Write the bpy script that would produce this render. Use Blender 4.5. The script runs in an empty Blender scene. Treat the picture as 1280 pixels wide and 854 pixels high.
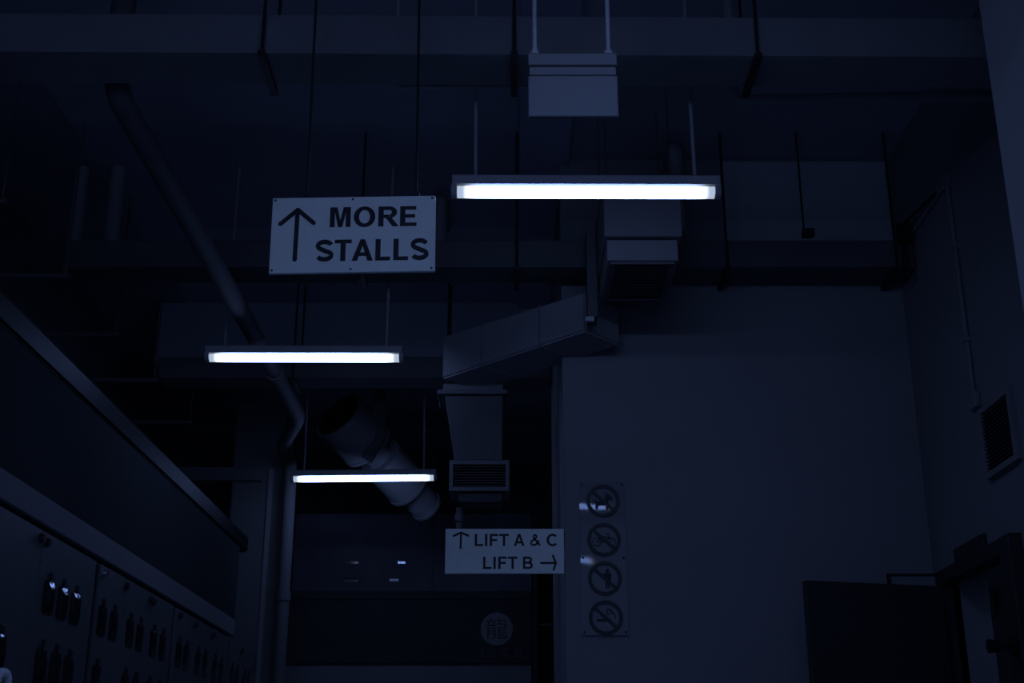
import bpy, bmesh, math, random
from mathutils import Vector, Matrix, Euler

# ------------------------------------------------------------------ camera, world, exposure
EYE = 1.05                                   # camera height over the floor; heights below are metres above it
scene = bpy.context.scene
C = scene.collection
cam_d = bpy.data.cameras.new('camera')
cam_d.sensor_fit = 'HORIZONTAL'
cam_d.sensor_width = 36.0
cam_d.lens = 1604.0 / 1280.0 * 36.0
cam_d.clip_end = 100
cam = bpy.data.objects.new('camera', cam_d)
cam.location = (0, 0, EYE)
cam.rotation_euler = (math.radians(90 + 19.7), 0, 0)
C.objects.link(cam)
scene.camera = cam

world = bpy.data.worlds.new('world')
scene.world = world
world.use_nodes = True
world.node_tree.nodes['Background'].inputs[0].default_value = (0.25, 0.42, 1.0, 1)
world.node_tree.nodes['Background'].inputs[1].default_value = 0.26

vs = scene.view_settings
vs.view_transform = 'Standard'
vs.look = 'None'
vs.gamma = 1.0
vs.use_curve_mapping = False
vs.exposure = 0.25
LAMP = (1.0, 1.58, 3.9)                      # cold blue light of the tubes
LAMP_STRENGTH = 3.8

# ------------------------------------------------------------------ materials
def mat(name, col, rough=0.6, metal=0.0, var=0.12, scale=6.0, bump=0.0, bscale=40.0, spec=0.4, coat=0.0):
    m = bpy.data.materials.new(name)
    m.use_nodes = True
    nt = m.node_tree
    b = nt.nodes['Principled BSDF']
    b.inputs['Roughness'].default_value = rough
    b.inputs['Metallic'].default_value = metal
    b.inputs['Specular IOR Level'].default_value = spec
    b.inputs['Coat Weight'].default_value = coat
    tc = nt.nodes.new('ShaderNodeTexCoord')
    no = nt.nodes.new('ShaderNodeTexNoise')
    no.inputs['Scale'].default_value = scale
    no.inputs['Detail'].default_value = 6
    no.inputs['Roughness'].default_value = 0.6
    rp = nt.nodes.new('ShaderNodeValToRGB')
    rp.color_ramp.elements[0].position = 0.3
    rp.color_ramp.elements[1].position = 0.7
    lo = tuple(max(0, c * (1 - var)) for c in col)
    hi = tuple(min(1, c * (1 + var)) for c in col)
    rp.color_ramp.elements[0].color = lo + (1,)
    rp.color_ramp.elements[1].color = hi + (1,)
    nt.links.new(tc.outputs['Object'], no.inputs['Vector'])
    nt.links.new(no.outputs['Fac'], rp.inputs['Fac'])
    nt.links.new(rp.outputs['Color'], b.inputs['Base Color'])
    if bump:
        n2 = nt.nodes.new('ShaderNodeTexNoise')
        n2.inputs['Scale'].default_value = bscale
        n2.inputs['Detail'].default_value = 4
        bp = nt.nodes.new('ShaderNodeBump')
        bp.inputs['Strength'].default_value = bump
        bp.inputs['Distance'].default_value = 0.01
        nt.links.new(tc.outputs['Object'], n2.inputs['Vector'])
        nt.links.new(n2.outputs['Fac'], bp.inputs['Height'])
        nt.links.new(bp.outputs['Normal'], b.inputs['Normal'])
    return m

def g(v, b=1.0):
    return (v, v, min(1, v * b))

M = {
    'wall':      mat('painted_wall', g(.22), .85, var=.05, scale=1.5, bump=.05, bscale=60),
    'wall_side': mat('painted_side_wall', g(.20), .85, var=.06, scale=1.5, bump=.05, bscale=60),
    'wall_near': mat('painted_near_wall', g(.26), .85, var=.06, scale=1.5, bump=.05, bscale=60),
    'ceiling': mat('painted_soffit', g(.34, 1.1), .9, var=.1, scale=1.2),
    'strip':     mat('painted_soffit_strip', g(.34, 1.2), .9, var=.1, scale=1.2),
    'dark_wall': mat('dark_paint', g(.26, 1.1), .9, var=.15, scale=1.5),
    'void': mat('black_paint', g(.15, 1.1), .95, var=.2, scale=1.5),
    'floor': mat('floor_paint', (.45, .50, .60), .6, var=.12, scale=3),
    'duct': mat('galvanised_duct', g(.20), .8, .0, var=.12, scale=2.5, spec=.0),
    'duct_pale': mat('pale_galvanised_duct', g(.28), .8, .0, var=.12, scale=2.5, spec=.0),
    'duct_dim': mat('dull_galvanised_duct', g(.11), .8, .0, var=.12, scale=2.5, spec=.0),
    'plenum':    mat('pale_duct_cladding', g(.13), .6, var=.06, scale=3),
    'collar': mat('pale_collar', g(.15), .6, var=.06, scale=3),
    'grille':    mat('grille_grey', g(.10), .6, var=.05),
    'pipe': mat('painted_pipe', g(.11), .7, var=.08, spec=.1),
    'pipe_pale': mat('pale_painted_pipe', g(.28), .7, var=.08, spec=.1),
    'uplit_patch': mat('uplit_wall_paint', g(.42), .85, var=.04, scale=2),
    'rod':       mat('pale_conduit', g(.34), .5, var=.08),
    'rod_dark':  mat('blackened_rod', g(.015), .6, var=.1),
    'housing': mat('white_enamel', g(.40), .5, var=.04, spec=.2),
    'sign': mat('white_sign_sheet', (.84, .86, .76), .5, var=.04, scale=12, spec=.3),
    'box': mat('white_box_enamel', g(.165), .5, var=.05, scale=5),
    'ink':       mat('black_vinyl', g(.012, 1.2), .55, var=.05),
    'ink_soft':  mat('faded_print', g(.045), .6, var=.1),
    'acrylic': mat('glossy_sign_sheet', g(.20), .03, var=.03, spec=.25),
    'screw':     mat('screw_metal', g(.08), .35, .8, var=.1),
    'cabinet':   mat('cabinet_enamel', g(.10), .5, var=.08, scale=3),
    'cab_trim':  mat('pale_trim', g(.16), .7, var=.08, scale=2),
    'glass': mat('dark_glass', g(.016), .05, var=.1, spec=.6, bump=.35, bscale=22),
    'lock': mat('black_lock', g(.015), .5, var=.1),
    'lock_chrome': mat('chrome_lock', g(.6), .2, .9, var=.1),
    'fascia': mat('dark_signboard', (.034, .042, .042), .8, var=.12, scale=1.2, spec=.03),
    'rail': mat('brushed_rail', g(.014), .5, .0, var=.15, scale=5, spec=.04),
    'column':    mat('column_paint', g(.12), .8, var=.06, scale=2),
    'board': mat('stall_signboard', g(.045), .7, var=.1, scale=2, spec=.1),
    'emblem': mat('pale_emblem', g(.19), .6, var=.05),
    'faint':     mat('faint_print', g(.06), .6, var=.05),
    'lower':     mat('pale_panel', g(.15), .6, var=.06, scale=2),
    'door': mat('dark_door', g(.036), .6, var=.15, scale=3, spec=.2),
    'frame':     mat('dark_frame', g(.026), .6, var=.15, scale=3),
    'metal_dark': mat('dark_metal', g(.02), .5, .3, var=.1),
    'louvre': mat('black_louvre', g(.09), .6, var=.1),
    'hose':      mat('white_hose', g(.85), .4, var=.05),
    'glint_metal':     mat('lamp_glint_metal', g(.5), .08, 1.0, var=.03),
    'roundduct': mat('spiral_duct', g(.22), .6, .0, var=.12, scale=4, spec=.15),
}

def lamp_material():
    m = bpy.data.materials.new('lit_diffuser')
    m.use_nodes = True
    nt = m.node_tree
    nt.nodes.clear()
    out = nt.nodes.new('ShaderNodeOutputMaterial')
    em = nt.nodes.new('ShaderNodeEmission')
    tc = nt.nodes.new('ShaderNodeTexCoord')
    sx = nt.nodes.new('ShaderNodeSeparateXYZ')
    ab = nt.nodes.new('ShaderNodeMath'); ab.operation = 'ABSOLUTE'
    mr = nt.nodes.new('ShaderNodeMapRange')          # the electrodes at the tube's ends glow less
    mr.interpolation_type = 'SMOOTHSTEP'
    mr.inputs['From Min'].default_value = 0.50
    mr.inputs['From Max'].default_value = 0.58
    mr.inputs['To Min'].default_value = LAMP_STRENGTH
    mr.inputs['To Max'].default_value = 0.36
    nt.links.new(tc.outputs['Object'], sx.inputs[0])
    nt.links.new(sx.outputs['X'], ab.inputs[0])
    nt.links.new(ab.outputs[0], mr.inputs['Value'])
    rp = nt.nodes.new('ShaderNodeValToRGB')
    rp.color_ramp.elements[0].color = LAMP + (1,)
    rp.color_ramp.elements[1].color = (1.0, 1.2, 1.55, 1)
    m2 = nt.nodes.new('ShaderNodeMapRange')
    m2.inputs['From Min'].default_value = 0.47
    m2.inputs['From Max'].default_value = 0.55
    nt.links.new(ab.outputs[0], m2.inputs['Value'])
    nt.links.new(m2.outputs['Result'], rp.inputs['Fac'])
    nt.links.new(rp.outputs['Color'], em.inputs['Color'])
    nt.links.new(mr.outputs['Result'], em.inputs['Strength'])
    nt.links.new(em.outputs[0], out.inputs[0])
    return m
M['lit'] = lamp_material()

# ------------------------------------------------------------------ mesh helpers
class MB:
    def __init__(self):
        self.bm = bmesh.new()
    def box(self, x0, x1, y0, y1, z0, z1):
        v = [self.bm.verts.new(p) for p in ((x0,y0,z0),(x1,y0,z0),(x1,y1,z0),(x0,y1,z0),(x0,y0,z1),(x1,y0,z1),(x1,y1,z1),(x0,y1,z1))]
        for f in ((0,3,2,1),(4,5,6,7),(0,1,5,4),(1,2,6,5),(2,3,7,6),(3,0,4,7)):
            self.bm.faces.new([v[i] for i in f])
        return self
    def hexa(self, pts):
        """eight corners, bottom ring then top ring"""
        v = [self.bm.verts.new(p) for p in pts]
        for f in ((0,3,2,1),(4,5,6,7),(0,1,5,4),(1,2,6,5),(2,3,7,6),(3,0,4,7)):
            self.bm.faces.new([v[i] for i in f])
        return self
    def tube(self, path, r, n=12, caps=True):
        path = [Vector(p) for p in path]
        rr = r if isinstance(r, (list, tuple)) else [r] * len(path)
        rings, up = [], None
        for i, p in enumerate(path):
            t = (path[min(i+1, len(path)-1)] - path[max(i-1, 0)]).normalized()
            if up is None:
                up = Vector((0,0,1)) if abs(t.z) < .9 else Vector((1,0,0))
            a = (up - t * up.dot(t)).normalized()
            up = a
            b = t.cross(a)
            rings.append([self.bm.verts.new(p + (a*math.cos(2*math.pi*k/n) + b*math.sin(2*math.pi*k/n)) * rr[i]) for k in range(n)])
        for r0, r1 in zip(rings, rings[1:]):
            for k in range(n):
                self.bm.faces.new((r0[k], r0[(k+1)%n], r1[(k+1)%n], r1[k]))
        if caps:
            self.bm.faces.new(rings[0][::-1]); self.bm.faces.new(rings[-1])
        return self
    def prism(self, pts, f0, f1):
        """polygon of 2-D points extruded between two mapping functions (2-D point -> 3-D point)"""
        a = [self.bm.verts.new(f0(p)) for p in pts]
        b = [self.bm.verts.new(f1(p)) for p in pts]
        self.bm.faces.new(a[::-1]); self.bm.faces.new(b)
        n = len(pts)
        for k in range(n):
            self.bm.faces.new((a[k], a[(k+1)%n], b[(k+1)%n], b[k]))
        return self
    def prism_xz(self, pts, y0, y1):
        return self.prism(pts, lambda p: (p[0], y0, p[1]), lambda p: (p[0], y1, p[1]))
    def prism_yz(self, pts, x0, x1):
        return self.prism(pts, lambda p: (x0, p[0], p[1]), lambda p: (x1, p[0], p[1]))
    def stroke_xz(self, a, b, w, y0, y1, n=6):
        """round-ended bar from a to b in the XZ plane"""
        a, b = Vector(a), Vector(b)
        ang = math.atan2(b.y - a.y, b.x - a.x)
        pts = []
        for k in range(n+1):
            t = ang + math.pi/2 + math.pi*k/n
            pts.append((a.x + w/2*math.cos(t), a.y + w/2*math.sin(t)))
        for k in range(n+1):
            t = ang - math.pi/2 + math.pi*k/n
            pts.append((b.x + w/2*math.cos(t), b.y + w/2*math.sin(t)))
        return self.prism_xz(pts, y0, y1)
    def ring_xz(self, cx, cz, r0, r1, y0, y1, n=36, a0=0.0, a1=2*math.pi):
        full = abs(a1 - a0 - 2*math.pi) < 1e-6
        m = n if full else n + 1
        rows = []
        for k in range(m):
            t = a0 + (a1 - a0)*k/n
            c, s = math.cos(t), math.sin(t)
            rows.append([self.bm.verts.new((cx+r*c, y, cz+r*s)) for r, y in ((r0,y0),(r1,y0),(r1,y1),(r0,y1))])
        for k in range(m if full else m-1):
            p, q = rows[k], rows[(k+1) % m]
            for j in range(4):
                self.bm.faces.new((p[j], p[(j+1)%4], q[(j+1)%4], q[j]))
        if not full:
            self.bm.faces.new(rows[0][::-1]); self.bm.faces.new(rows[-1])
        return self
    def disc_xz(self, cx, cz, r, y0, y1, n=28, sx=1.0):
        return self.prism_xz([(cx + sx*r*math.cos(2*math.pi*k/n), cz + r*math.sin(2*math.pi*k/n)) for k in range(n)], y0, y1)
    def dome(self, cy, cz, hy, hz, x0, bulge, n=10, m=10):
        """rounded-rectangle pane lying in a YZ plane and bulging towards +X"""
        rings = []
        for i in range(m+1):
            s = i/m
            ring = []
            for k in range(4*n):
                t = 2*math.pi*k/(4*n)
                c, q = math.cos(t), math.sin(t)
                d = (abs(c)**8 + abs(q)**8) ** (-1/8)
                x = x0 + bulge*(1 - s*s)
                ring.append((x, cy + hy*s*c*d, cz + hz*s*q*d))
            rings.append(ring)
        top = self.bm.verts.new(rings[0][0])
        prev = None
        for ring in rings[1:]:
            vs_ = [self.bm.verts.new(p) for p in ring]
            N = len(vs_)
            for k in range(N):
                if prev is None: self.bm.faces.new((top, vs_[k], vs_[(k+1)%N]))
                else: self.bm.faces.new((prev[k], vs_[k], vs_[(k+1)%N], prev[(k+1)%N]))
            prev = vs_
        back = [self.bm.verts.new((x0 - .004, p.co.y, p.co.z)) for p in prev]
        N = len(prev)
        for k in range(N):
            self.bm.faces.new((prev[k], back[k], back[(k+1)%N], prev[(k+1)%N]))
        self.bm.faces.new(back[::-1])
        return self
    def bevel(self, w=.004, seg=1):
        bmesh.ops.bevel(self.bm, geom=[e for e in self.bm.edges], offset=w, segments=seg, affect='EDGES', clamp_overlap=True)
        return self

def arc_path(pts, rad=.1, n=6):
    """polyline with filleted corners"""
    P = [Vector(p) for p in pts]
    out = [P[0]]
    for a, b, c in zip(P, P[1:], P[2:]):
        u, w = (a-b), (c-b)
        r = min(rad, u.length*.45, w.length*.45)
        p0, p1 = b + u.normalized()*r, b + w.normalized()*r
        for k in range(n+1):
            t = k/n
            out.append(p0.lerp(b, t).lerp(b.lerp(p1, t), t))
    out.append(P[-1])
    return out

ORIGIN = {}
def origin(o):
    return ORIGIN.get(o.name, Vector((0,0,0)))

def obj(name, mb, m, parent=None, smooth=False, label=None):
    """link one mesh; coordinates are given with heights above the camera's eye level"""
    bm = mb.bm
    bmesh.ops.recalc_face_normals(bm, faces=bm.faces)
    off = Vector((0,0,EYE)) - (origin(parent) if parent else Vector((0,0,0)))
    me = bpy.data.meshes.new(name)
    base = Vector((0,0,0))
    if parent is None:                       # a thing of one mesh: its origin at the middle of its base
        lo = Vector([min(v.co[i] for v in bm.verts) for i in range(3)])
        hi = Vector([max(v.co[i] for v in bm.verts) for i in range(3)])
        base = Vector(((lo.x+hi.x)/2, (lo.y+hi.y)/2, lo.z)) + off
        bmesh.ops.translate(bm, verts=bm.verts, vec=off - base)
    else:
        bmesh.ops.translate(bm, verts=bm.verts, vec=off)
    bm.to_mesh(me); bm.free()
    if smooth:
        me.polygons.foreach_set('use_smooth', [True]*len(me.polygons))
        try: me.set_sharp_from_angle(angle=math.radians(40))
        except Exception: pass
    me.materials.append(M[m])
    o = bpy.data.objects.new(name, me)
    C.objects.link(o)
    o.location = base
    if parent is not None:
        o.parent = parent
        ORIGIN[o.name] = origin(parent)
    else:
        ORIGIN[o.name] = base
    if label: o['label'] = label
    return o

def thing(name, label, cat, loc, group=None):
    o = bpy.data.objects.new(name, None)
    o.empty_display_size = .1
    C.objects.link(o)
    o.location = (loc[0], loc[1], loc[2] + EYE)
    ORIGIN[o.name] = Vector(o.location)
    tag(o, label, cat, group)
    return o

def tag(o, label, cat, group=None):
    o['label'] = label; o['category'] = cat
    if group: o['group'] = group
    return o

def struct(name, mb, m, parent=None):
    o = obj(name, mb, m, parent)
    if parent is None: o['kind'] = 'structure'
    return o

# bold sans-serif capitals as outlines, cap height 1
def ell(cx, cy, rx, ry, tx, ty, a0, a1, n=20):
    out = []
    for k in range(n+1):
        t = math.radians(a0 + (a1-a0)*k/n)
        out.append(((cx+rx*math.cos(t), cy+ry*math.sin(t)), (cx+(rx-tx)*math.cos(t), cy+(ry-ty)*math.sin(t))))
    return [[p[0], q[0], q[1], p[1]] for p, q in zip(out, out[1:])]
def ribbon(pts, w):
    P, out = [Vector(p) for p in pts], []
    for k, p in enumerate(P):
        t = (P[min(k+1, len(P)-1)] - P[max(k-1, 0)]).normalized()
        nn = Vector((-t.y, t.x)) * w/2
        out.append((tuple(p+nn), tuple(p-nn)))
    return [[p[0], q[0], q[1], p[1]] for p, q in zip(out, out[1:])]
def rc(x0, x1, y0, y1): return [(x0,y0),(x1,y0),(x1,y1),(x0,y1)]
def s_curve(w):
    pts = [(.425+.315*math.cos(math.radians(a)), .725+.185*math.sin(math.radians(a))) for a in range(14, 250, 12)]
    pts += [(.43+.33*math.cos(math.radians(a)), .275+.185*math.sin(math.radians(a))) for a in range(72, -168, -12)]
    return ribbon(pts, .085 + w*.5)
def glyphs(w):
    """advance, ink offset, polygons; w is the stem width"""
    m = .48
    return {
    'M': (1.16, .10, [[(0,0),(0,1),(w+.09,1),(m,.34),(.87-w,1),(.96,1),(.96,0),(.98-w,0),(.98-w,.74),(m+.10,0),(m-.10,0),(w-.02,.74),(w-.02,0)]]),
    'O': (1.087, .045, ell(.50,.5,.50,.52,w,.175,0,360,40)),
    'R': (1.008, .10, [rc(0,w,0,1), rc(w,.53,.83,1), rc(w,.50,.42,.585), [(.34,.44),(.585,.47),(.95,0),(.71-(w-.2),0)]] + ell(.52,.71,.345,.29,w,.165,-90,90,14)),
    'E': (.932, .10, [rc(0,w,0,1), rc(w,.75,.83,1), rc(w,.70,.425,.59), rc(w,.77,0,.17)]),
    'S': (.932, .055, s_curve(w)),
    'T': (.853, .03, [rc(0,.80,.83,1), rc(.40-w/2,.40+w/2,0,.83)]),
    'A': (1.008, .0, [[(0,0),(w+.015,0),(.60,1),(.39,1)], [(1.0,0),(.985-w,0),(.40,1),(.61,1)], rc(.26,.74,.225,.39)]),
    'L': (.853, .10, [rc(0,w,0,1), rc(w,.70,0,.17)]),
    'I': (.388, .095, [rc(0,w,0,1)]),
    'F': (.853, .10, [rc(0,w,0,1), rc(w,.70,.83,1), rc(w,.62,.41,.58)]),
    'B': (1.008, .10, [rc(0,w,0,1), rc(w,.50,.83,1), rc(w,.52,.43,.59), rc(w,.50,0,.17)] + ell(.49,.735,.31,.265,w,.165,-90,90,14) + ell(.50,.295,.355,.295,w,.17,-90,90,14)),
    'C': (1.008, .05, ell(.48,.5,.47,.52,w,.175,42,318,30)),
    '&': (1.0, .03, ribbon([(.93,.06),(.64,.38),(.38,.66),(.335,.78),(.40,.90),(.52,.915),(.615,.84),(.60,.71),(.42,.57),(.20,.42),(.105,.27),(.17,.12),(.36,.075),(.56,.13),(.72,.28),(.81,.47)], w*.82)),
    }
def lettering(tokens, y_front, depth=.002, w=.20):
    """tokens: (text, x0, x1, z_bottom, z_cap_top) set upright facing -Y; returns one MB"""
    mb = MB()
    for text, x0, x1, z0, z1 in tokens:
        polys, pen = [], 0
        for ch in text:
            adv, off, gl = glyphs(w)[ch]
            polys += [[(pen+off+p[0], p[1]) for p in q] for q in gl]
            pen += adv
        ax = min(p[0] for q in polys for p in q); bx_ = max(p[0] for q in polys for p in q)
        for q in polys:
            mb.prism_xz([(x0 + (p[0]-ax)/(bx_-ax)*(x1-x0), z0 + p[1]*(z1-z0)) for p in q], y_front, y_front+depth)
    return mb

def font_lettering(tokens, y_front, depth=.002, bold=.03):
    """the same from the built-in font, for the Chinese character"""
    mb = MB()
    for text, x0, x1, z0, z1 in tokens:
        cu = bpy.data.curves.new('lettering', 'FONT')
        cu.body = text; cu.size = 1.0; cu.offset = bold; cu.resolution_u = 4
        to = bpy.data.objects.new('lettering', cu)
        C.objects.link(to)
        dg = bpy.context.evaluated_depsgraph_get()
        me = bpy.data.meshes.new_from_object(to.evaluated_get(dg))
        bpy.data.objects.remove(to); bpy.data.curves.remove(cu)
        xs = [v.co.x for v in me.vertices]; ys = [v.co.y for v in me.vertices]
        ax, bx, ay, by = min(xs), max(xs), min(ys), max(ys)
        t = bmesh.new(); t.from_mesh(me)
        bpy.data.meshes.remove(me)
        vm = {}
        for v in t.verts:
            vm[v] = [mb.bm.verts.new((x0 + (v.co.x-ax)/(bx-ax)*(x1-x0), y, z0 + (v.co.y-ay)/(by-ay)*(z1-z0))) for y in (y_front, y_front+depth)]
        for f in t.faces:
            mb.bm.faces.new([vm[v][0] for v in f.verts])
            mb.bm.faces.new([vm[v][1] for v in reversed(f.verts)])
        for e in t.edges:
            if len(e.link_faces) == 1:
                a, b = e.verts
                mb.bm.faces.new((vm[a][0], vm[b][0], vm[b][1], vm[a][1]))
        t.free()
    return mb

# ------------------------------------------------------------------ the setting
FLOOR = -EYE
CEIL = 4.0
struct('floor', MB().box(-5.2, 3.2, -4.2, 17.2, FLOOR-.1, FLOOR), 'floor')
struct('ceiling', MB().box(-2.77, 3.2, -4.2, 17.2, CEIL, CEIL+.1), 'ceiling')
struct('ceiling', MB().box(-5.2, -2.77, -4.2, 17.2, CEIL+.01, CEIL+.11), 'dark_wall')
struct('wall_back', MB().box(.315, 2.49, 7.6, 9.9, FLOOR, CEIL), 'wall')
# right wall with the doorway (Y 6.36..7.30) cut out of it
wr = MB()
wr.box(2.49, 2.69, 4.45, 6.36, FLOOR, CEIL)
wr.box(2.49, 2.69, 6.36, 7.30, 1.185, CEIL)
wr.box(2.49, 2.69, 7.30, 9.9, FLOOR, CEIL)
struct('wall_right', wr, 'wall_side')
struct('wall_right', MB().box(1.9, 2.69, -4.0, 4.45, FLOOR, CEIL), 'wall_near')
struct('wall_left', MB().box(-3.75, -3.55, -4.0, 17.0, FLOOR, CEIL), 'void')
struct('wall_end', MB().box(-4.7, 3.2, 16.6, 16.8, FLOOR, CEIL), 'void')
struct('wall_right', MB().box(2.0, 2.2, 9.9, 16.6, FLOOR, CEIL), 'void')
struct('wall_upper', MB().box(-3.0, .31, 10.2, 10.35, 3.45, CEIL), 'ceiling')
struct('wall_uplit', MB().box(1.39, 2.465, 7.588, 7.6, 3.24, 3.985).bevel(.003), 'uplit_patch')  # paler sheet over the upper wall, lamp up-light put into its colour
struct('trim_1', MB().box(.05, .37, 5.4, 10.2, CEIL-.05, CEIL), 'strip')
# the room beyond the doorway
struct('wall_inner', MB().box(3.05, 3.15, 5.2, 9.0, FLOOR, 2.2), 'lower')
# left side: wall behind the cabinets and the long dark signboard with its rails
struct('wall_left', MB().box(-2.75, -2.66, 2.0, 11.2, FLOOR, 1.21), 'dark_wall')
struct('trim_2', MB().box(-2.7, -2.20, 2.0, 10.35, 1.225, 1.355).bevel(.006), 'cab_trim')
struct('column', MB().box(-2.52, -2.07, 11.3, 11.75, FLOOR, 3.45).bevel(.012, 2), 'column')
struct('trim_3', MB().box(-3.1, -2.25, 11.22, 11.30, 2.70, 2.82), 'column')
struct('trim_4', MB().box(-2.19, -2.15, 11.285, 11.30, FLOOR, 2.82), 'wall')

fb = thing('fascia_board', 'long dark smooth signboard above the meter cabinets on the left', 'signboard', (-2.24, 6.2, 1.356))
obj('board', MB().box(-2.27, -2.205, 2.0, 10.35, 1.356, 1.935), 'fascia', fb)
obj('rail', MB().box(-2.27, -2.19, 2.0, 10.6, 1.938, 2.066).bevel(.012, 2), 'rail', fb)

# ------------------------------------------------------------------ suspended cross ducts
def cross_duct(label, x0, x1, yf, dep, z0, h, yaw, hangers, m, top=CEIL, tail=.0):
    t = thing('cross_duct', label, 'duct', ((x0+x1)/2, yf+dep/2, z0), 'square ducts crossing under the ceiling')
    cx = (x0+x1)/2
    def Y(x): return yf + (x-cx)*math.tan(yaw)
    mb = MB().hexa([(x0,Y(x0),z0),(x1,Y(x1),z0),(x1,Y(x1)+dep,z0),(x0,Y(x0)+dep,z0),(x0,Y(x0),z0+h),(x1,Y(x1),z0+h),(x1,Y(x1)+dep,z0+h),(x0,Y(x0)+dep,z0+h)])
    obj('duct_body', mb.bevel(.004), m, t)
    # folded lip along the lower front edge
    mb = MB().hexa([(x0,Y(x0)-.008,z0),(x1,Y(x1)-.008,z0),(x1,Y(x1),z0),(x0,Y(x0),z0),(x0,Y(x0)-.008,z0+.012),(x1,Y(x1)-.008,z0+.012),(x1,Y(x1),z0+.012),(x0,Y(x0),z0+.012)])
    obj('lip', mb, m, t)
    for hx in hangers:
        y = Y(hx)
        mb = MB()
        mb.tube([(hx, y-.03, top), (hx, y-.03, z0-.03-tail)], .008, 8)
        if not tail: mb.tube([(hx, y+dep+.03, top), (hx, y+dep+.03, z0-.03)], .008, 8)
        mb.box(hx-.016, hx+.016, y-.045, y+dep+.05, z0-.030, z0-.006)
        obj('hanger', mb, 'rod_dark', t)
    return t
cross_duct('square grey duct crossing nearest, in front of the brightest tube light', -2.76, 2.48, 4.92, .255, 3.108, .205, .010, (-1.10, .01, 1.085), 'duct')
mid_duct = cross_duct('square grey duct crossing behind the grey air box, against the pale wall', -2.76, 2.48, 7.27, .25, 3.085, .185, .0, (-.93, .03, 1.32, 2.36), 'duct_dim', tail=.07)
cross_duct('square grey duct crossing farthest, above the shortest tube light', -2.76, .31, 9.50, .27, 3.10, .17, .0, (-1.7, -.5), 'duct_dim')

obj('clamp_plate', MB().box(2.38, 2.46, 7.20, 7.262, 3.24, 3.36).box(2.40, 2.43, 7.23, 7.262, 3.0, 3.3), 'rod_dark', mid_duct)
obj('brace', MB().tube([(2.42, 7.22, 3.36), (2.46, 6.72, 3.32)], .010, 8), 'rod_dark', mid_duct)

# ------------------------------------------------------------------ tube lights
def tube_light(label, loc, rot, rods=(-.515, .515), rod_len=None):
    """loc: middle of the lamp's underside"""
    t = thing('tube_light', label, 'light', loc, 'tube lights on two conduit rods')
    x, y, z = loc
    # housing channel with sloped reflector cheeks
    prof = [(-.034,.042),(-.058,.043),(-.058,.084),(-.051,.092),(.051,.092),(.058,.084),(.058,.043),(.034,.042)]
    mb = MB().prism([(a,b) for a,b in prof], lambda p: (x-.622, y+p[0], z+p[1]), lambda p: (x+.622, y+p[0], z+p[1]))
    obj('housing', mb, 'housing', t)
    n = 12
    dp = [(.034*math.cos(math.pi + math.pi*k/n), .042 - .042*max(0, math.sin(math.pi*k/n))**.6) for k in range(n+1)]
    mb = MB().prism(dp, lambda p: (x-.600, y+p[0], z+p[1]), lambda p: (x+.600, y+p[0], z+p[1]))
    d = obj('diffuser', mb, 'lit', t, smooth=True)
    for s in (-1, 1):
        cap = [(-.042,.052)] + [(.042*math.cos(math.pi + math.pi*k/n), .030 - .033*math.sin(math.pi*k/n)) for k in range(n+1)] + [(.042,.052)]
        a, b = x + s*.602, x + s*.628
        obj('end_cap', MB().prism(cap, lambda p: (a, y+p[0], z+p[1]), lambda p: (b, y+p[0], z+p[1])), 'housing', t)
    rl = (CEIL - z) if rod_len is None else rod_len
    for r in rods:
        mb = MB().tube([(x+r, y, z+.091), (x+r, y, z+rl)], .0095, 10)
        mb.tube([(x+r, y, z+.091), (x+r, y, z+.105)], .018, 10)
        obj('rod', mb, 'rod', t, smooth=True)
    t.rotation_euler = rot
    return t
tube_light('lit tube light, brightest and largest, hanging before the grey air box', (.345, 5.41, 2.650), (0, -.006, .018))
tube_light('lit tube light hanging below the MORE STALLS sign', (-1.316, 7.70, 2.620), (0, .004, -.006))
tube_light('lit tube light hanging lowest in view, before the round duct', (-1.275, 10.80, 2.588), (0, -.012, .010))
tube_light('lit tube light overhead before the nearest cross duct, seen only mirrored in the warning sign', (.40, 2.90, 2.67), (0, 0, 0))
tube_light('lit tube light straight above the viewer in the right row', (.40, -.05, 2.67), (0, 0, 0))
tube_light('added unseen tube light above the viewer in the left row', (-1.30, 1.50, 2.67), (0, 0, 0))  # guessed lamp out of view, added to brighten the box and sign
tube_light('added unseen tube light behind the viewer in the left row', (-1.30, -1.55, 2.67), (0, 0, 0))  # second guessed lamp out of view, added for light from behind

# ------------------------------------------------------------------ hanging signs
def ramp_bar(sx0, sz0, w, h):
    """map sheet fractions (from the left, from the top) to X, Z"""
    return lambda a, b: (sx0 + a*w, sz0 + (1-b)*h)

X0, Z0, W, H, YS = -.966, 1.975, .660, .331, 4.70
P = ramp_bar(X0, Z0, W, H)
ms = thing('direction_sign', 'white hanging sign reading MORE STALLS with an up arrow', 'sign', (X0+W/2, YS, Z0))
obj('panel', MB().box(X0, X0+W, YS, YS+.018, Z0, Z0+H).bevel(.002), 'sign', ms)
def tok(text, a0, a1, b0, b1):
    x0, z1 = P(a0, b0); x1, z0 = P(a1, b1)
    return (text, x0, x1, z0, z1)
obj('lettering', lettering([tok('MORE', .357, .886, .140, .405)], YS-.002, w=.245), 'ink', ms)
obj('lettering', lettering([tok('STALLS', .277, .962, .573, .853)], YS-.002, w=.245), 'ink', ms)
mb = MB()
mb.stroke_xz(P(.157,.175), P(.153,.825), .0178, YS-.0021, YS)
mb.stroke_xz(P(.158,.165), P(.055,.352), .0178, YS-.0024, YS)
mb.stroke_xz(P(.158,.165), P(.258,.345), .0178, YS-.0027, YS)
obj('arrow', mb, 'ink', ms)
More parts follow.
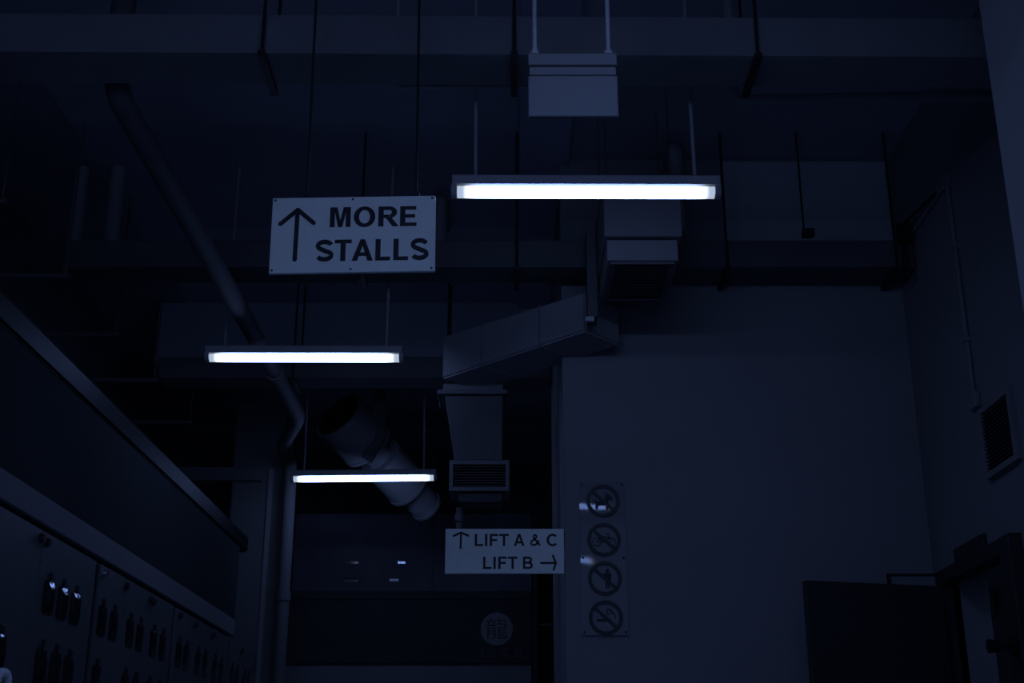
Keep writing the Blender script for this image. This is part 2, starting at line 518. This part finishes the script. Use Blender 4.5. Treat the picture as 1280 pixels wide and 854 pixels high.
for a in (.018, .493, .980):
    for b in (.035, .962):
        x, z = P(a, b)
        obj('screw', MB().disc_xz(x, z, .0045, YS-.004, YS, 10), 'screw', ms)
for hx in (-.829, -.384):
    mb = MB().tube([(hx, YS+.009, Z0+H-.005), (hx, YS+.009, CEIL)], .0055, 8)
    mb.box(hx-.012, hx+.012, YS+.002, YS+.016, Z0+H-.002, Z0+H+.022)
    obj('hanger_rod', mb, 'rod_dark', ms)
ms.rotation_euler = (0, -.012, -.012)

X0, Z0, W, H, YS = -.396, 1.262, .705, .266, 7.585
P = ramp_bar(X0, Z0, W, H)
ls = thing('direction_sign', 'white sign reading LIFT A & C and LIFT B with two arrows, by the wall edge', 'sign', (X0+W/2, YS, Z0))
obj('panel', MB().box(X0, X0+W, YS, YS+.018, Z0, Z0+H).bevel(.002), 'sign', ls)
obj('lettering', lettering([tok('LIFT', .247, .535, .115, .388)], YS-.002), 'ink', ls)
obj('lettering', lettering([tok('A', .577, .667, .115, .388)], YS-.002), 'ink', ls)
obj('lettering', lettering([tok('&', .714, .803, .115, .388)], YS-.002), 'ink', ls)
obj('lettering', lettering([tok('C', .853, .941, .115, .388)], YS-.002), 'ink', ls)
obj('lettering', lettering([tok('LIFT', .319, .608, .626, .898)], YS-.002), 'ink', ls)
obj('lettering', lettering([tok('B', .654, .737, .626, .898)], YS-.002), 'ink', ls)
mb = MB()
mb.stroke_xz(P(.131,.085), P(.129,.435), .0125, YS-.0021, YS)
mb.stroke_xz(P(.131,.085), P(.069,.160), .0125, YS-.0024, YS)
mb.stroke_xz(P(.131,.085), P(.193,.155), .0125, YS-.0027, YS)
obj('arrow', mb, 'ink', ls)
mb = MB()
mb.stroke_xz(P(.805,.765), P(.930,.765), .0125, YS-.0021, YS)
mb.stroke_xz(P(.930,.765), P(.906,.605), .0125, YS-.0024, YS)
mb.stroke_xz(P(.930,.765), P(.911,.915), .0125, YS-.0027, YS)
obj('arrow', mb, 'ink', ls)
for zz in (Z0+.05, Z0+H-.05):
    obj('bracket', MB().box(.20, .315, YS+.018, YS+.06, zz-.015, zz+.015).box(.300, .315, YS+.018, YS+.14, zz-.03, zz+.03), 'metal_dark', ls)

# ------------------------------------------------------------------ box hanging from two conduits
bx = thing('hanging_box', 'pale metal box hanging from two conduits before the nearest cross duct', 'box', (.217, 4.011, 2.278))
obj('box_body', MB().box(.058, .377, 4.0, 4.022, 2.278, 2.443).bevel(.003), 'box', bx)
obj('cover', MB().box(.062, .373, 4.005, 4.016, 2.449, 2.482).bevel(.002), 'box', bx)
obj('top_tray', MB().box(.058, .377, 4.0, 4.022, 2.487, 2.536).bevel(.003), 'box', bx)
obj('core', MB().box(.075, .36, 4.008, 4.015, 2.30, 2.52), 'metal_dark', bx)
for rx in (.082, .348):
    obj('conduit', MB().tube([(rx, 4.011, 2.53), (rx, 4.011, CEIL)], .0085, 12).tube([(rx, 4.011, 2.534), (rx, 4.011, 2.55)], .016, 12), 'rod', bx, smooth=True)

# ------------------------------------------------------------------ air box, diagonal duct and drop
ab = thing('air_box', 'pale box duct with a grille underneath, just behind the brightest tube light', 'duct', (.71, 6.70, 2.75))
obj('box_body', MB().box(.502, .925, 6.36, 7.14, 2.885, 3.26).bevel(.004), 'plenum', ab)
obj('collar', MB().box(.515, .900, 6.38, 6.97, 2.750, 2.872).bevel(.004), 'collar', ab)
for hx, hy in ((.53, 6.5), (.89, 6.5), (.53, 7.0), (.89, 7.0)):
    obj('hanger_rod', MB().tube([(hx, hy, 3.255), (hx, hy, CEIL)], .004, 8), 'pipe', ab)
gr = obj('grille_frame', MB().box(.535, .560, 6.40, 6.95, 2.738, 2.75).box(.855, .880, 6.40, 6.95, 2.738, 2.75).box(.56, .855, 6.40, 6.425, 2.738, 2.75).box(.56, .855, 6.925, 6.95, 2.738, 2.75), 'duct_dim', ab)
for k in range(12):
    yy = 6.445 + k*.041
    obj('slat', MB().hexa([(.56,yy,2.739),(.855,yy,2.739),(.855,yy+.003,2.739),(.56,yy+.003,2.739),(.56,yy+.024,2.7495),(.855,yy+.024,2.7495),(.855,yy+.027,2.7495),(.56,yy+.027,2.7495)]), 'grille', gr)
obj('neck', MB().box(.44, .498, 6.94, 7.10, 2.64, 3.20).bevel(.003), 'duct_dim', ab)
obj('clip', MB().box(.425, .475, 6.935, 6.96, 2.61, 2.638), 'rod', ab)

dd = thing('diagonal_duct', 'square duct slanting past the edge of the pale wall, ending in a vent drop', 'duct', (-.05, 7.9, 1.85))
d = Vector((.746, -.666, 0)); nrm = Vector((.666, .746, 0))
pA, pB = Vector((-.46, 7.96, 0)), Vector((.437, 7.16, 0))
wd = .34
def corner(p, s, z): q = p + nrm*s; return (q.x, q.y, z)
mb = MB().hexa([corner(pA,0,2.59), corner(pB,0,2.63), corner(pB,wd,2.63), corner(pA,wd,2.59), corner(pA,0,2.885), corner(pB,0,2.88), corner(pB,wd,2.88), corner(pA,wd,2.885)])
obj('duct_body', mb.bevel(.012, 2), 'duct_pale', dd)
for f in (.30, .70):
    p = pA.lerp(pB, f)
    a, b = p - d*.006, p + d*.006
    z0, z1 = 2.59 + .04*f - .004, 2.885 - .005*f + .004
    obj('seam', MB().hexa([corner(a,-.004,z0), corner(b,-.004,z0), corner(b,wd+.008,z0), corner(a,wd+.008,z0), corner(a,-.004,z1), corner(b,-.004,z1), corner(b,wd+.008,z1), corner(a,wd+.008,z1)]), 'duct', dd)
obj('flange', MB().box(-.492, -.03, 8.07, 8.40, 2.525, 2.552).bevel(.002), 'plenum', dd)
obj('elbow', MB().box(-.455, -.06, 8.09, 8.38, 2.554, 2.60), 'duct', dd)
obj('drop', MB().hexa([(-.375,8.12,2.085),(-.062,8.12,2.085),(-.062,8.36,2.085),(-.375,8.36,2.085),(-.445,8.10,2.522),(-.06,8.10,2.522),(-.06,8.38,2.522),(-.445,8.38,2.522)]).bevel(.006), 'duct_dim', dd)
gf = obj('grille_frame', MB().box(-.405,-.018,8.10,8.40,2.055,2.082).box(-.405,-.018,8.10,8.40,1.880,1.905).box(-.405,-.382,8.10,8.40,1.905,2.055).box(-.041,-.018,8.10,8.40,1.905,2.055), 'plenum', dd)
obj('grille_back', MB().box(-.382,-.041,8.30,8.33,1.905,2.055), 'grille', gf)
for k in range(8):
    zz = 1.912 + k*.018
    obj('slat', MB().hexa([(-.382,8.105,zz),(-.041,8.105,zz),(-.041,8.15,zz+.012),(-.382,8.15,zz+.012),(-.382,8.105,zz+.003),(-.041,8.105,zz+.003),(-.041,8.15,zz+.015),(-.382,8.15,zz+.015)]), 'grille', gf)
obj('outlet', MB().box(-.345,-.065,8.13,8.37,1.815,1.868).bevel(.004), 'duct_dim', dd)

obj('drain_fitting', MB().tube(arc_path([(-.34, 8.25, 1.80), (-.34, 8.25, 1.62), (-.22, 8.25, 1.62)], .03, 4), .022, 10).tube([(-.34, 8.25, 1.76), (-.34, 8.25, 1.71)], .03, 10), 'pipe', dd, smooth=True)

# ------------------------------------------------------------------ round duct far back
rd = thing('round_duct', 'round duct in three lengths slanting away above the farthest tube light', 'duct', (-1.25, 12.3, 2.85))
a0, a1 = Vector((-1.56, 11.1, 3.27)), Vector((-.80, 12.0, 2.62))
def seg(t0, t1, r, name, rim=.010):
    p, q = a0.lerp(a1, t0), a0.lerp(a1, t1)
    dv = (q-p).normalized()
    path = [p, p+dv*.03, p+dv*.031, q-dv*.031, q-dv*.03, q]
    return obj(name, MB().tube(path, [r+rim, r+rim, r, r, r+rim, r+rim], 32), 'roundduct', rd, smooth=True)
seg(.00, .32, .245, 'silencer')
seg(.32, .45, .12, 'fan_body', .004)
seg(.45, .78, .205, 'silencer')
seg(.78, 1.0, .150, 'outlet')
dv = (a1-a0).normalized()
obj('shade_disc', MB().tube([a0 - dv*.004, a0 + dv*.002], .225, 32), 'lock', rd)  # flat black disc painted for the shade inside the duct's near end
c = a0.lerp(a1, .36)
hx = Vector((.10, .0, 0))
obj('strap', MB().box(c.x+.03, c.x+.145, c.y-.30, c.y-.27, c.z+.02, CEIL), 'pipe', rd)
obj('strap', MB().hexa([(c.x-.06,c.y-.30,c.z-.14),(c.x+.03,c.y-.30,c.z-.20),(c.x+.03,c.y-.27,c.z-.20),(c.x-.06,c.y-.27,c.z-.14),(c.x+.03,c.y-.30,c.z+.02),(c.x+.145,c.y-.30,c.z+.02),(c.x+.145,c.y-.27,c.z+.02),(c.x+.03,c.y-.27,c.z+.02)]), 'pipe', rd)

# ------------------------------------------------------------------ pipes
def pipe(name, label, path, r, m='pipe', cat='pipe', group=None, rad=.15, couplers=()):
    t = thing(name, label, cat, path[-1], group)
    obj('pipe_run', MB().tube(arc_path(path, rad, 8), r, 16), m, t, smooth=True)
    for p, q in couplers:
        obj('coupler', MB().tube([p, q], r*1.16, 16), m, t, smooth=True)
    return t
pipe('drain_pipe', 'long pipe running away under the ceiling and down beside the far column', [(-1.865, 5.255, CEIL), (-1.865, 5.262, 3.14), (-1.70, 7.4, 2.89), (-1.70, 9.85, 2.89), (-1.985, 10.72, 2.86), (-1.985, 11.22, 2.86), (-1.985, 11.22, FLOOR)], .058, rad=.16,
     couplers=[((-1.985, 11.22, 1.63), (-1.985, 11.22, 1.71)), ((-1.70, 8.7, 2.89), (-1.70, 8.8, 2.89))])
pipe('down_pipe', 'short pipe stub behind the middle cross duct, farthest left', [(-2.88, 7.72, CEIL), (-2.88, 7.72, 3.21)], .045, 'pipe_pale', group='pipe stubs above the middle cross duct')
pipe('down_pipe', 'short pipe stub behind the middle cross duct, second from left', [(-2.64, 7.72, CEIL), (-2.64, 7.72, 3.21)], .052, 'pipe_pale', group='pipe stubs above the middle cross duct')
pipe('down_pipe', 'bent pipe dropping behind the MORE STALLS sign edge to the middle duct', [(-.50, 8.6, CEIL), (-.50, 8.55, 3.93), (-.50, 8.02, 3.93), (-.50, 8.02, 3.33)], .052, 'pipe_pale', group='pipe stubs above the middle cross duct', rad=.12)
pipe('down_pipe', 'bent pipe behind the right end of the brightest tube light', [(1.02, 7.60, 3.88), (1.02, 7.18, 3.88), (1.02, 7.18, 3.30)], .05, 'pipe_pale', group='pipe stubs above the middle cross duct', rad=.12)
pipe('conduit_pipe', 'grey pipe under the ceiling just behind the nearest cross duct, at right', [(1.11, 5.62, 3.98), (1.11, 5.62, 3.29), (2.49, 5.57, 3.29)], .028, 'pipe_pale', rad=.06)
pipe('conduit_pipe', 'thin conduit along the back of the nearest cross duct, near the middle', [(.1, 5.30, 3.178), (-.55, 5.30, 3.175), (-.55, 5.30, 3.98)], .010, 'rod', rad=.05)
pipe('conduit_pipe', 'far horizontal pipe crossing behind the vent drop', [(-3.55, 13.4, 3.80), (2.0, 13.4, 3.80)], .055, 'pipe')
wc = thing('wall_conduit', 'thin conduit with a junction box running down the right wall', 'conduit', (2.47, 6.57, 2.0))
obj('conduit_run', MB().tube(arc_path([(2.476, 7.24, 3.31), (2.476, 6.57, 3.32), (2.476, 6.57, 2.05)], .03, 4), .013, 10), 'wall_side', wc, smooth=True)
obj('junction_box', MB().box(2.452, 2.49, 6.535, 6.605, 3.28, 3.36).bevel(.004), 'wall_side', wc)
obj('junction_box', MB().box(2.455, 2.49, 6.52, 6.62, 1.97, 2.06).bevel(.006), 'wall_side', wc)
for zz in (2.35, 2.9):
    obj('saddle', MB().box(2.458, 2.49, 6.545, 6.595, zz, zz+.025), 'wall_side', wc)
hk = tag(obj('pipe_hook', MB().tube(arc_path([(1.80, 7.22, CEIL), (1.80, 7.22, 3.29), (1.86, 7.22, 3.275)], .03, 4), .007, 8).box(1.79, 1.86, 7.19, 7.25, 3.272, 3.315), 'rod_dark'), 'thin dark rod with a clamp standing on the middle cross duct, at right', 'rod')
for k, (yy, lab) in enumerate(((6.10, 'first'), (7.12, 'second'), (8.15, 'third'), (9.15, 'fourth'), (10.28, 'last'))):
    o = obj('cross_rail', MB().tube([(-3.55, yy, 2.97), (-2.66, yy, 2.97)], .016, 8).tube([(-2.68, yy, 2.97), (-2.68, yy, CEIL)], .006, 6), 'pipe')
    tag(o, 'thin horizontal rail in the dark above the left signboard, %s counting from the viewer' % lab, 'rail', 'cross rails above the left signboard')

# ------------------------------------------------------------------ warning sign on the wall
sx, sw = .405, .273
wz0, wz1, wy = .905, 1.815, 7.585
ws = thing('warning_sign', 'tall glossy sign of four round prohibition symbols screwed to the pale wall', 'sign', (sx+sw/2, wy, wz0))
mb = MB()
nx, nz = 12, 36                                  # the thin sheet bows a little between its six screws
vv = [[None]*(nz+1) for _ in range(nx+1)]
for i in range(nx+1):
    for j in range(nz+1):
        u, v = i/nx, j/nz
        bow = -.0003*math.sin(math.pi*u)*abs(math.sin(2*math.pi*v))
        vv[i][j] = mb.bm.verts.new((sx+sw*u, wy+bow, wz0+(wz1-wz0)*v))
for i in range(nx):
    for j in range(nz):
        mb.bm.faces.new((vv[i][j], vv[i+1][j], vv[i+1][j+1], vv[i][j+1]))
bk = [mb.bm.verts.new(p) for p in ((sx,7.598,wz0),(sx+sw,7.598,wz0),(sx+sw,7.598,wz1),(sx,7.598,wz1))]
mb.bm.faces.new(bk)
mb.bm.faces.new([vv[i][0] for i in range(nx+1)] + [bk[1], bk[0]])
mb.bm.faces.new([vv[i][nz] for i in range(nx, -1, -1)] + [bk[3], bk[2]])
mb.bm.faces.new([vv[0][j] for j in range(nz, -1, -1)] + [bk[0], bk[3]])
mb.bm.faces.new([vv[nx][j] for j in range(nz+1)] + [bk[2], bk[1]])
obj('sheet', mb, 'acrylic', ws, smooth=True)
for a in (.06, .94):
    for zz in (wz0+.018, (wz0+wz1)/2-.005, wz1-.018):
        obj('screw', MB().disc_xz(sx+sw*a, zz, .007, wy-.008, wy, 10), 'ink', ws)
cxs = sx + sw*.52
yf0, yf1 = wy-.0085, wy-.0065
centres = [1.697, 1.463, 1.233, 1.005]
for cz in centres:
    obj('ring', MB().ring_xz(cxs, cz, .079, .100, yf0, yf1+.004), 'ink_soft', ws)
    a = math.radians(-42)
    c_, s_ = math.cos(a), math.sin(a)
    obj('slash', MB().stroke_xz((cxs-.084*c_, cz-.084*s_), (cxs+.084*c_, cz+.084*s_), .017, yf0-.0006, yf1), 'ink_soft', ws)
# dog on a lead
cz = centres[0]
dog = [(-.045,-.050),(-.045,-.012),(-.055,.004),(-.048,.008),(-.034,-.004),(.006,.000),(.014,.034),(.010,.050),(.026,.044),(.040,.036),(.058,.020),(.056,.010),(.036,.010),(.030,-.010),(.030,-.050),(.018,-.050),(.016,-.026),(-.028,-.026),(-.032,-.050)]
obj('pictogram', MB().prism_xz([(cxs+a, cz+b) for a, b in dog], yf0, yf1), 'ink', ws)
# bicycle
cz = centres[1]
mb = MB()
for bxx in (-.042, .042):
    mb.ring_xz(cxs+bxx, cz-.014, .022, .0265, yf0, yf1, 20)
for p, q in (((-.042,-.014),(-.014,.016)), ((-.014,.016),(.030,.016)), ((-.014,.016),(-.004,-.014)), ((-.004,-.014),(-.042,-.014)), ((-.004,-.014),(.030,.016)), ((.042,-.014),(.026,.030)), ((.026,.030),(.014,.034)), ((-.022,.024),(-.008,.024))):
    mb.stroke_xz((cxs+p[0], cz+p[1]), (cxs+q[0], cz+q[1]), .0045, yf0, yf1, 3)
obj('pictogram', mb, 'ink_soft', ws)
# standing person with a basket
cz = centres[2]
mb = MB().disc_xz(cxs+.016, cz+.046, .010, yf0, yf1, 14)
mb.prism_xz([(cxs+.016+a, cz+b) for a, b in ((-.022,.030),(.016,.032),(.022,.020),(.020,-.016),(.010,-.018),(.008,-.058),(.000,-.058),(-.002,-.022),(-.006,-.058),(-.014,-.058),(-.012,-.014),(-.018,-.010),(-.026,.000))], yf0, yf1)
obj('pictogram', mb, 'ink', ws)
# cigarette with smoke
cz = centres[3]
mb = MB().prism_xz([(cxs+a, cz+b) for a, b in ((-.054,-.020),(.016,-.020),(.016,-.008),(-.054,-.008))], yf0, yf1)
mb.prism_xz([(cxs+a, cz+b) for a, b in ((.020,-.020),(.028,-.020),(.028,-.008),(.020,-.008))], yf0, yf1)
mb.ring_xz(cxs+.020, cz+.034, .013, .018, yf0, yf1, 16, 0, math.pi*1.5)
mb.ring_xz(cxs+.030, cz+.006, .022, .027, yf0, yf1, 14, -.4, math.pi*.6)
obj('pictogram', mb, 'ink', ws)

# ------------------------------------------------------------------ meter cabinets
CX = -2.20
def cabinet(label, y0, y1, splits, windows_up, windows_low, locks, bulge=.02):
    t = thing('meter_cabinet', label, 'cabinet', (CX-.2, (y0+y1)/2, FLOOR), 'meter cabinets along the left wall')
    obj('carcass', MB().box(CX-.45, CX-.02, y0+.022, y1-.022, FLOOR+.06, 1.200).box(CX-.45, CX-.05, y0+.03, y1-.03, FLOOR, FLOOR+.06), 'cabinet', t)
    ys = [y0+.025] + list(splits) + [y1-.025]
    for a, b in zip(ys, ys[1:]):
        dr = obj('door', MB().box(CX-.018, CX, a+.003, b-.003, FLOOR+.09, 1.195).bevel(.003), 'cabinet', t)
        for row, z0, z1 in ((windows_up, .83, .985), (windows_low, .50, .675), (windows_low, .15, .325)):
            for wy_ in row:
                if a < wy_ < b:
                    hw = .074
                    obj('window_pane', MB().dome(wy_, (z0+z1)/2, hw, (z1-z0)/2, CX+.004, bulge), 'glass', dr, smooth=True)
                    obj('window_catch', MB().box(CX-.001, CX+.010, wy_-.020, wy_+.020, z1+.004, z1+.04).bevel(.004), 'lock', dr)
        for ly, lz, lm in locks:
            if a < ly < b:
                obj('lock', MB().tube([(CX-.002, ly, lz), (CX+.022, ly, lz)], [.022, .019], 14), lm, dr, smooth=True, label='chrome lock' if lm == 'lock_chrome' else None)
    return t
cabinet('metal cabinet by the left picture edge, with three windows in one door', 5.12, 6.82, (5.98,), (6.14, 6.335, 6.53), (5.62, 6.14, 6.335, 6.53), ((5.945, 1.155, 'lock'), (6.03, 1.15, 'lock'), (5.22, 1.155, 'lock'), (5.30, 1.155, 'lock')))
cabinet('metal cabinet of three narrow doors, second from the viewer', 6.84, 8.47, (7.37, 7.89), (6.98, 7.19, 7.51, 7.72, 8.02, 8.24), (6.98, 7.51, 7.72, 8.02, 8.24), ((6.93, 1.155, 'lock_chrome'), (7.345, 1.15, 'lock'), (7.86, 1.15, 'lock'), (7.93, 1.145, 'lock')), .008)
cabinet('metal cabinet in the left row, third from the viewer', 8.49, 10.18, (9.07, 9.62), (8.66, 8.86, 9.20, 9.42, 9.74, 9.96), (8.66, 8.86, 9.20, 9.42, 9.74, 9.96), ((8.60, 1.155, 'lock'), (9.04, 1.15, 'lock'), (9.60, 1.15, 'lock')), .005)
cabinet('metal cabinet at the far end of the left row, before the column', 10.20, 11.20, (10.7,), (10.36, 10.55, 10.85, 11.03), (10.36, 10.55, 10.85, 11.03), ((10.66, 1.15, 'lock'),), .005)
hp = MB()
pth, rr = [], []
line = arc_path([(-2.085, 5.352, FLOOR), (-2.085, 5.352, .495), (-2.085, 5.468, .495), (-2.085, 5.468, FLOOR)], .06, 40)
dense, left = [], 0.0
for a, b in zip(line, line[1:]):                 # even steps of 5 mm along the hose
    L, t_ = (b-a).length, left
    while t_ < L:
        dense.append(a.lerp(b, t_/L)); t_ += .005
    left = t_ - L
for k, p in enumerate(dense):
    pth.append(p); rr.append(.0195 if k % 3 else .0125)
hp.tube(pth, rr, 10)
tag(obj('flexible_hose', hp, 'hose', smooth=True), 'white ribbed hose looped against the cabinet in the lower left corner', 'hose')

# ------------------------------------------------------------------ far stall front
sb = thing('market_stall', 'dark stall signboard with a round emblem under the farthest tube light', 'stall', (-1.05, 13.1, FLOOR))
obj('signboard', MB().box(-2.32, .205, 13.0, 13.08, 1.275, 1.975).bevel(.006), 'board', sb)
obj('top_rail', MB().box(-2.32, .205, 12.98, 13.09, 1.90, 1.985).bevel(.004), 'board', sb)
obj('lower_panel', MB().box(-2.30, .19, 13.04, 13.12, FLOOR, 1.272), 'lower', sb)
em = obj('emblem', MB().disc_xz(-.152, 1.612, .160, 12.992, 13.0, 36), 'emblem', sb)
obj('character', font_lettering([('\u9f8d', -.262, -.042, 1.515, 1.715)], 12.988, .003, bold=.0), 'ink_soft', em)
mb = MB()
for cxx, marks in ((-.335, ((0,.02,.05,.03),(.035,-.05,.05,.06),(0,-.04,.03,-.03))), (-.205, ((-.02,-.055,-.005,.055),(.025,-.055,.04,.05),(-.02,-.01,.04,.005))), (-.070, ((-.03,.03,.04,.042),(-.02,-.045,.03,-.01),(0,-.01,.012,.05))), (.060, ((-.03,.03,.035,.045),(-.03,-.005,.035,.008),(-.035,-.05,-.01,-.02),(.015,-.05,.04,-.02)))):
    for a, b, c2, d2 in marks:
        mb.box(cxx+a, cxx+c2, 12.994, 13.0, 1.385+b, 1.385+d2)
obj('small_characters', mb, 'faint', sb)
obj('post', MB().box(.21, .25, 13.0, 13.06, FLOOR, 2.6), 'board', sb)
obj('back_panel', MB().box(-2.32, .205, 13.6, 13.64, 1.97, 2.9), 'void', sb)
obj('upright', MB().tube([(-.815, 13.04, 1.985), (-.815, 13.04, 3.4)], .012, 8), 'grille', sb)
obj('side_rail', MB().tube([(.27, 13.04, 1.66), (.6, 13.04, 1.66)], .012, 8), 'grille', sb)
for u0, u1, zz, lab in ((-1.70, -1.565, 2.285, 'mirror strip added for a lamp glint, upper left of four in the dark above the stall'), (-1.70, -1.56, 2.10, 'mirror strip added for a lamp glint, lower left of four in the dark above the stall'),
                        (-1.16, -1.085, 2.285, 'mirror strip added for a lamp glint, upper right of four in the dark above the stall'), (-1.24, -1.15, 2.105, 'mirror strip added for a lamp glint, lower right of four in the dark above the stall')):
    tag(obj('glint_strip', MB().box(u0, u1, 13.05, 13.06, zz-.012, zz+.012), 'glint_metal'), lab, 'strip', 'mirror strips added for glints above the stall')  # small mirrors added in place of tube reflections in the dark

# ------------------------------------------------------------------ door, frame, plaque and vent at right
df = thing('door_frame', 'dark door frame set in the right wall', 'door frame', (2.45, 6.85, FLOOR))
obj('near_post', MB().box(2.42, 2.53, 6.22, 6.36, FLOOR, 1.235).bevel(.006), 'frame', df)
obj('far_post', MB().box(2.46, 2.53, 7.30, 7.40, FLOOR, 1.235), 'frame', df)
obj('header', MB().box(2.43, 2.53, 6.362, 7.40, 1.155, 1.235).bevel(.004), 'frame', df)
obj('handle', MB().tube([(2.40, 6.30, .705), (2.41, 6.30, .705), (2.33, 6.30, .700)], .014, 10).tube([(2.34, 6.30, .70), (2.29, 6.30, .70)], [.028, .034], 14).tube([(2.425, 6.29, .70), (2.40, 6.29, .70)], .045, 14), 'metal_dark', df, smooth=True)
dl = thing('door', 'dark door leaf standing open across the lower right of the pale wall', 'door', (2.1, 7.2, FLOOR))
obj('leaf', MB().hexa([(1.605, 7.05, FLOOR+.01), (2.415, 7.256, FLOOR+.01), (2.405, 7.30, FLOOR+.01), (1.595, 7.095, FLOOR+.01), (1.605, 7.05, 1.137), (2.415, 7.256, 1.137), (2.405, 7.30, 1.137), (1.595, 7.095, 1.137)]).bevel(.003), 'door', dl)
obj('closer_arm', MB().box(2.10, 2.42, 7.195, 7.22, 1.185, 1.197).box(2.10, 2.118, 7.19, 7.22, 1.135, 1.197), 'metal_dark', dl)
tag(obj('wall_plaque', MB().box(2.468, 2.488, 6.68, 7.16, 1.17, 1.325).bevel(.004), 'frame'), 'dark plaque on the right wall just above the door frame', 'plaque')
tag(obj('notice', MB().box(3.03, 3.05, 8.16, 8.56, 1.10, 1.27), 'grille'), 'dim square notice on the wall seen through the doorway', 'notice')
vt = thing('wall_vent', 'black louvred vent in a pale frame on the right wall', 'vent', (2.47, 6.3, 1.58))
vf = obj('frame', MB().box(2.462, 2.49, 6.075, 6.118, 1.57, 1.945).box(2.462, 2.49, 6.49, 6.515, 1.57, 1.945).box(2.462, 2.49, 6.118, 6.49, 1.915, 1.945).box(2.455, 2.49, 6.118, 6.49, 1.565, 1.595), 'wall_side', vt)
obj('back_plate', MB().box(2.484, 2.49, 6.118, 6.49, 1.595, 1.915), 'lock', vt)
for k in range(16):
    zz = 1.600 + k*.0195
    obj('slat', MB().hexa([(2.464,6.119,zz),(2.464,6.489,zz),(2.4835,6.489,zz+.010),(2.4835,6.119,zz+.010),(2.464,6.119,zz+.003),(2.464,6.489,zz+.003),(2.4835,6.489,zz+.013),(2.4835,6.119,zz+.013)]), 'louvre', vt)
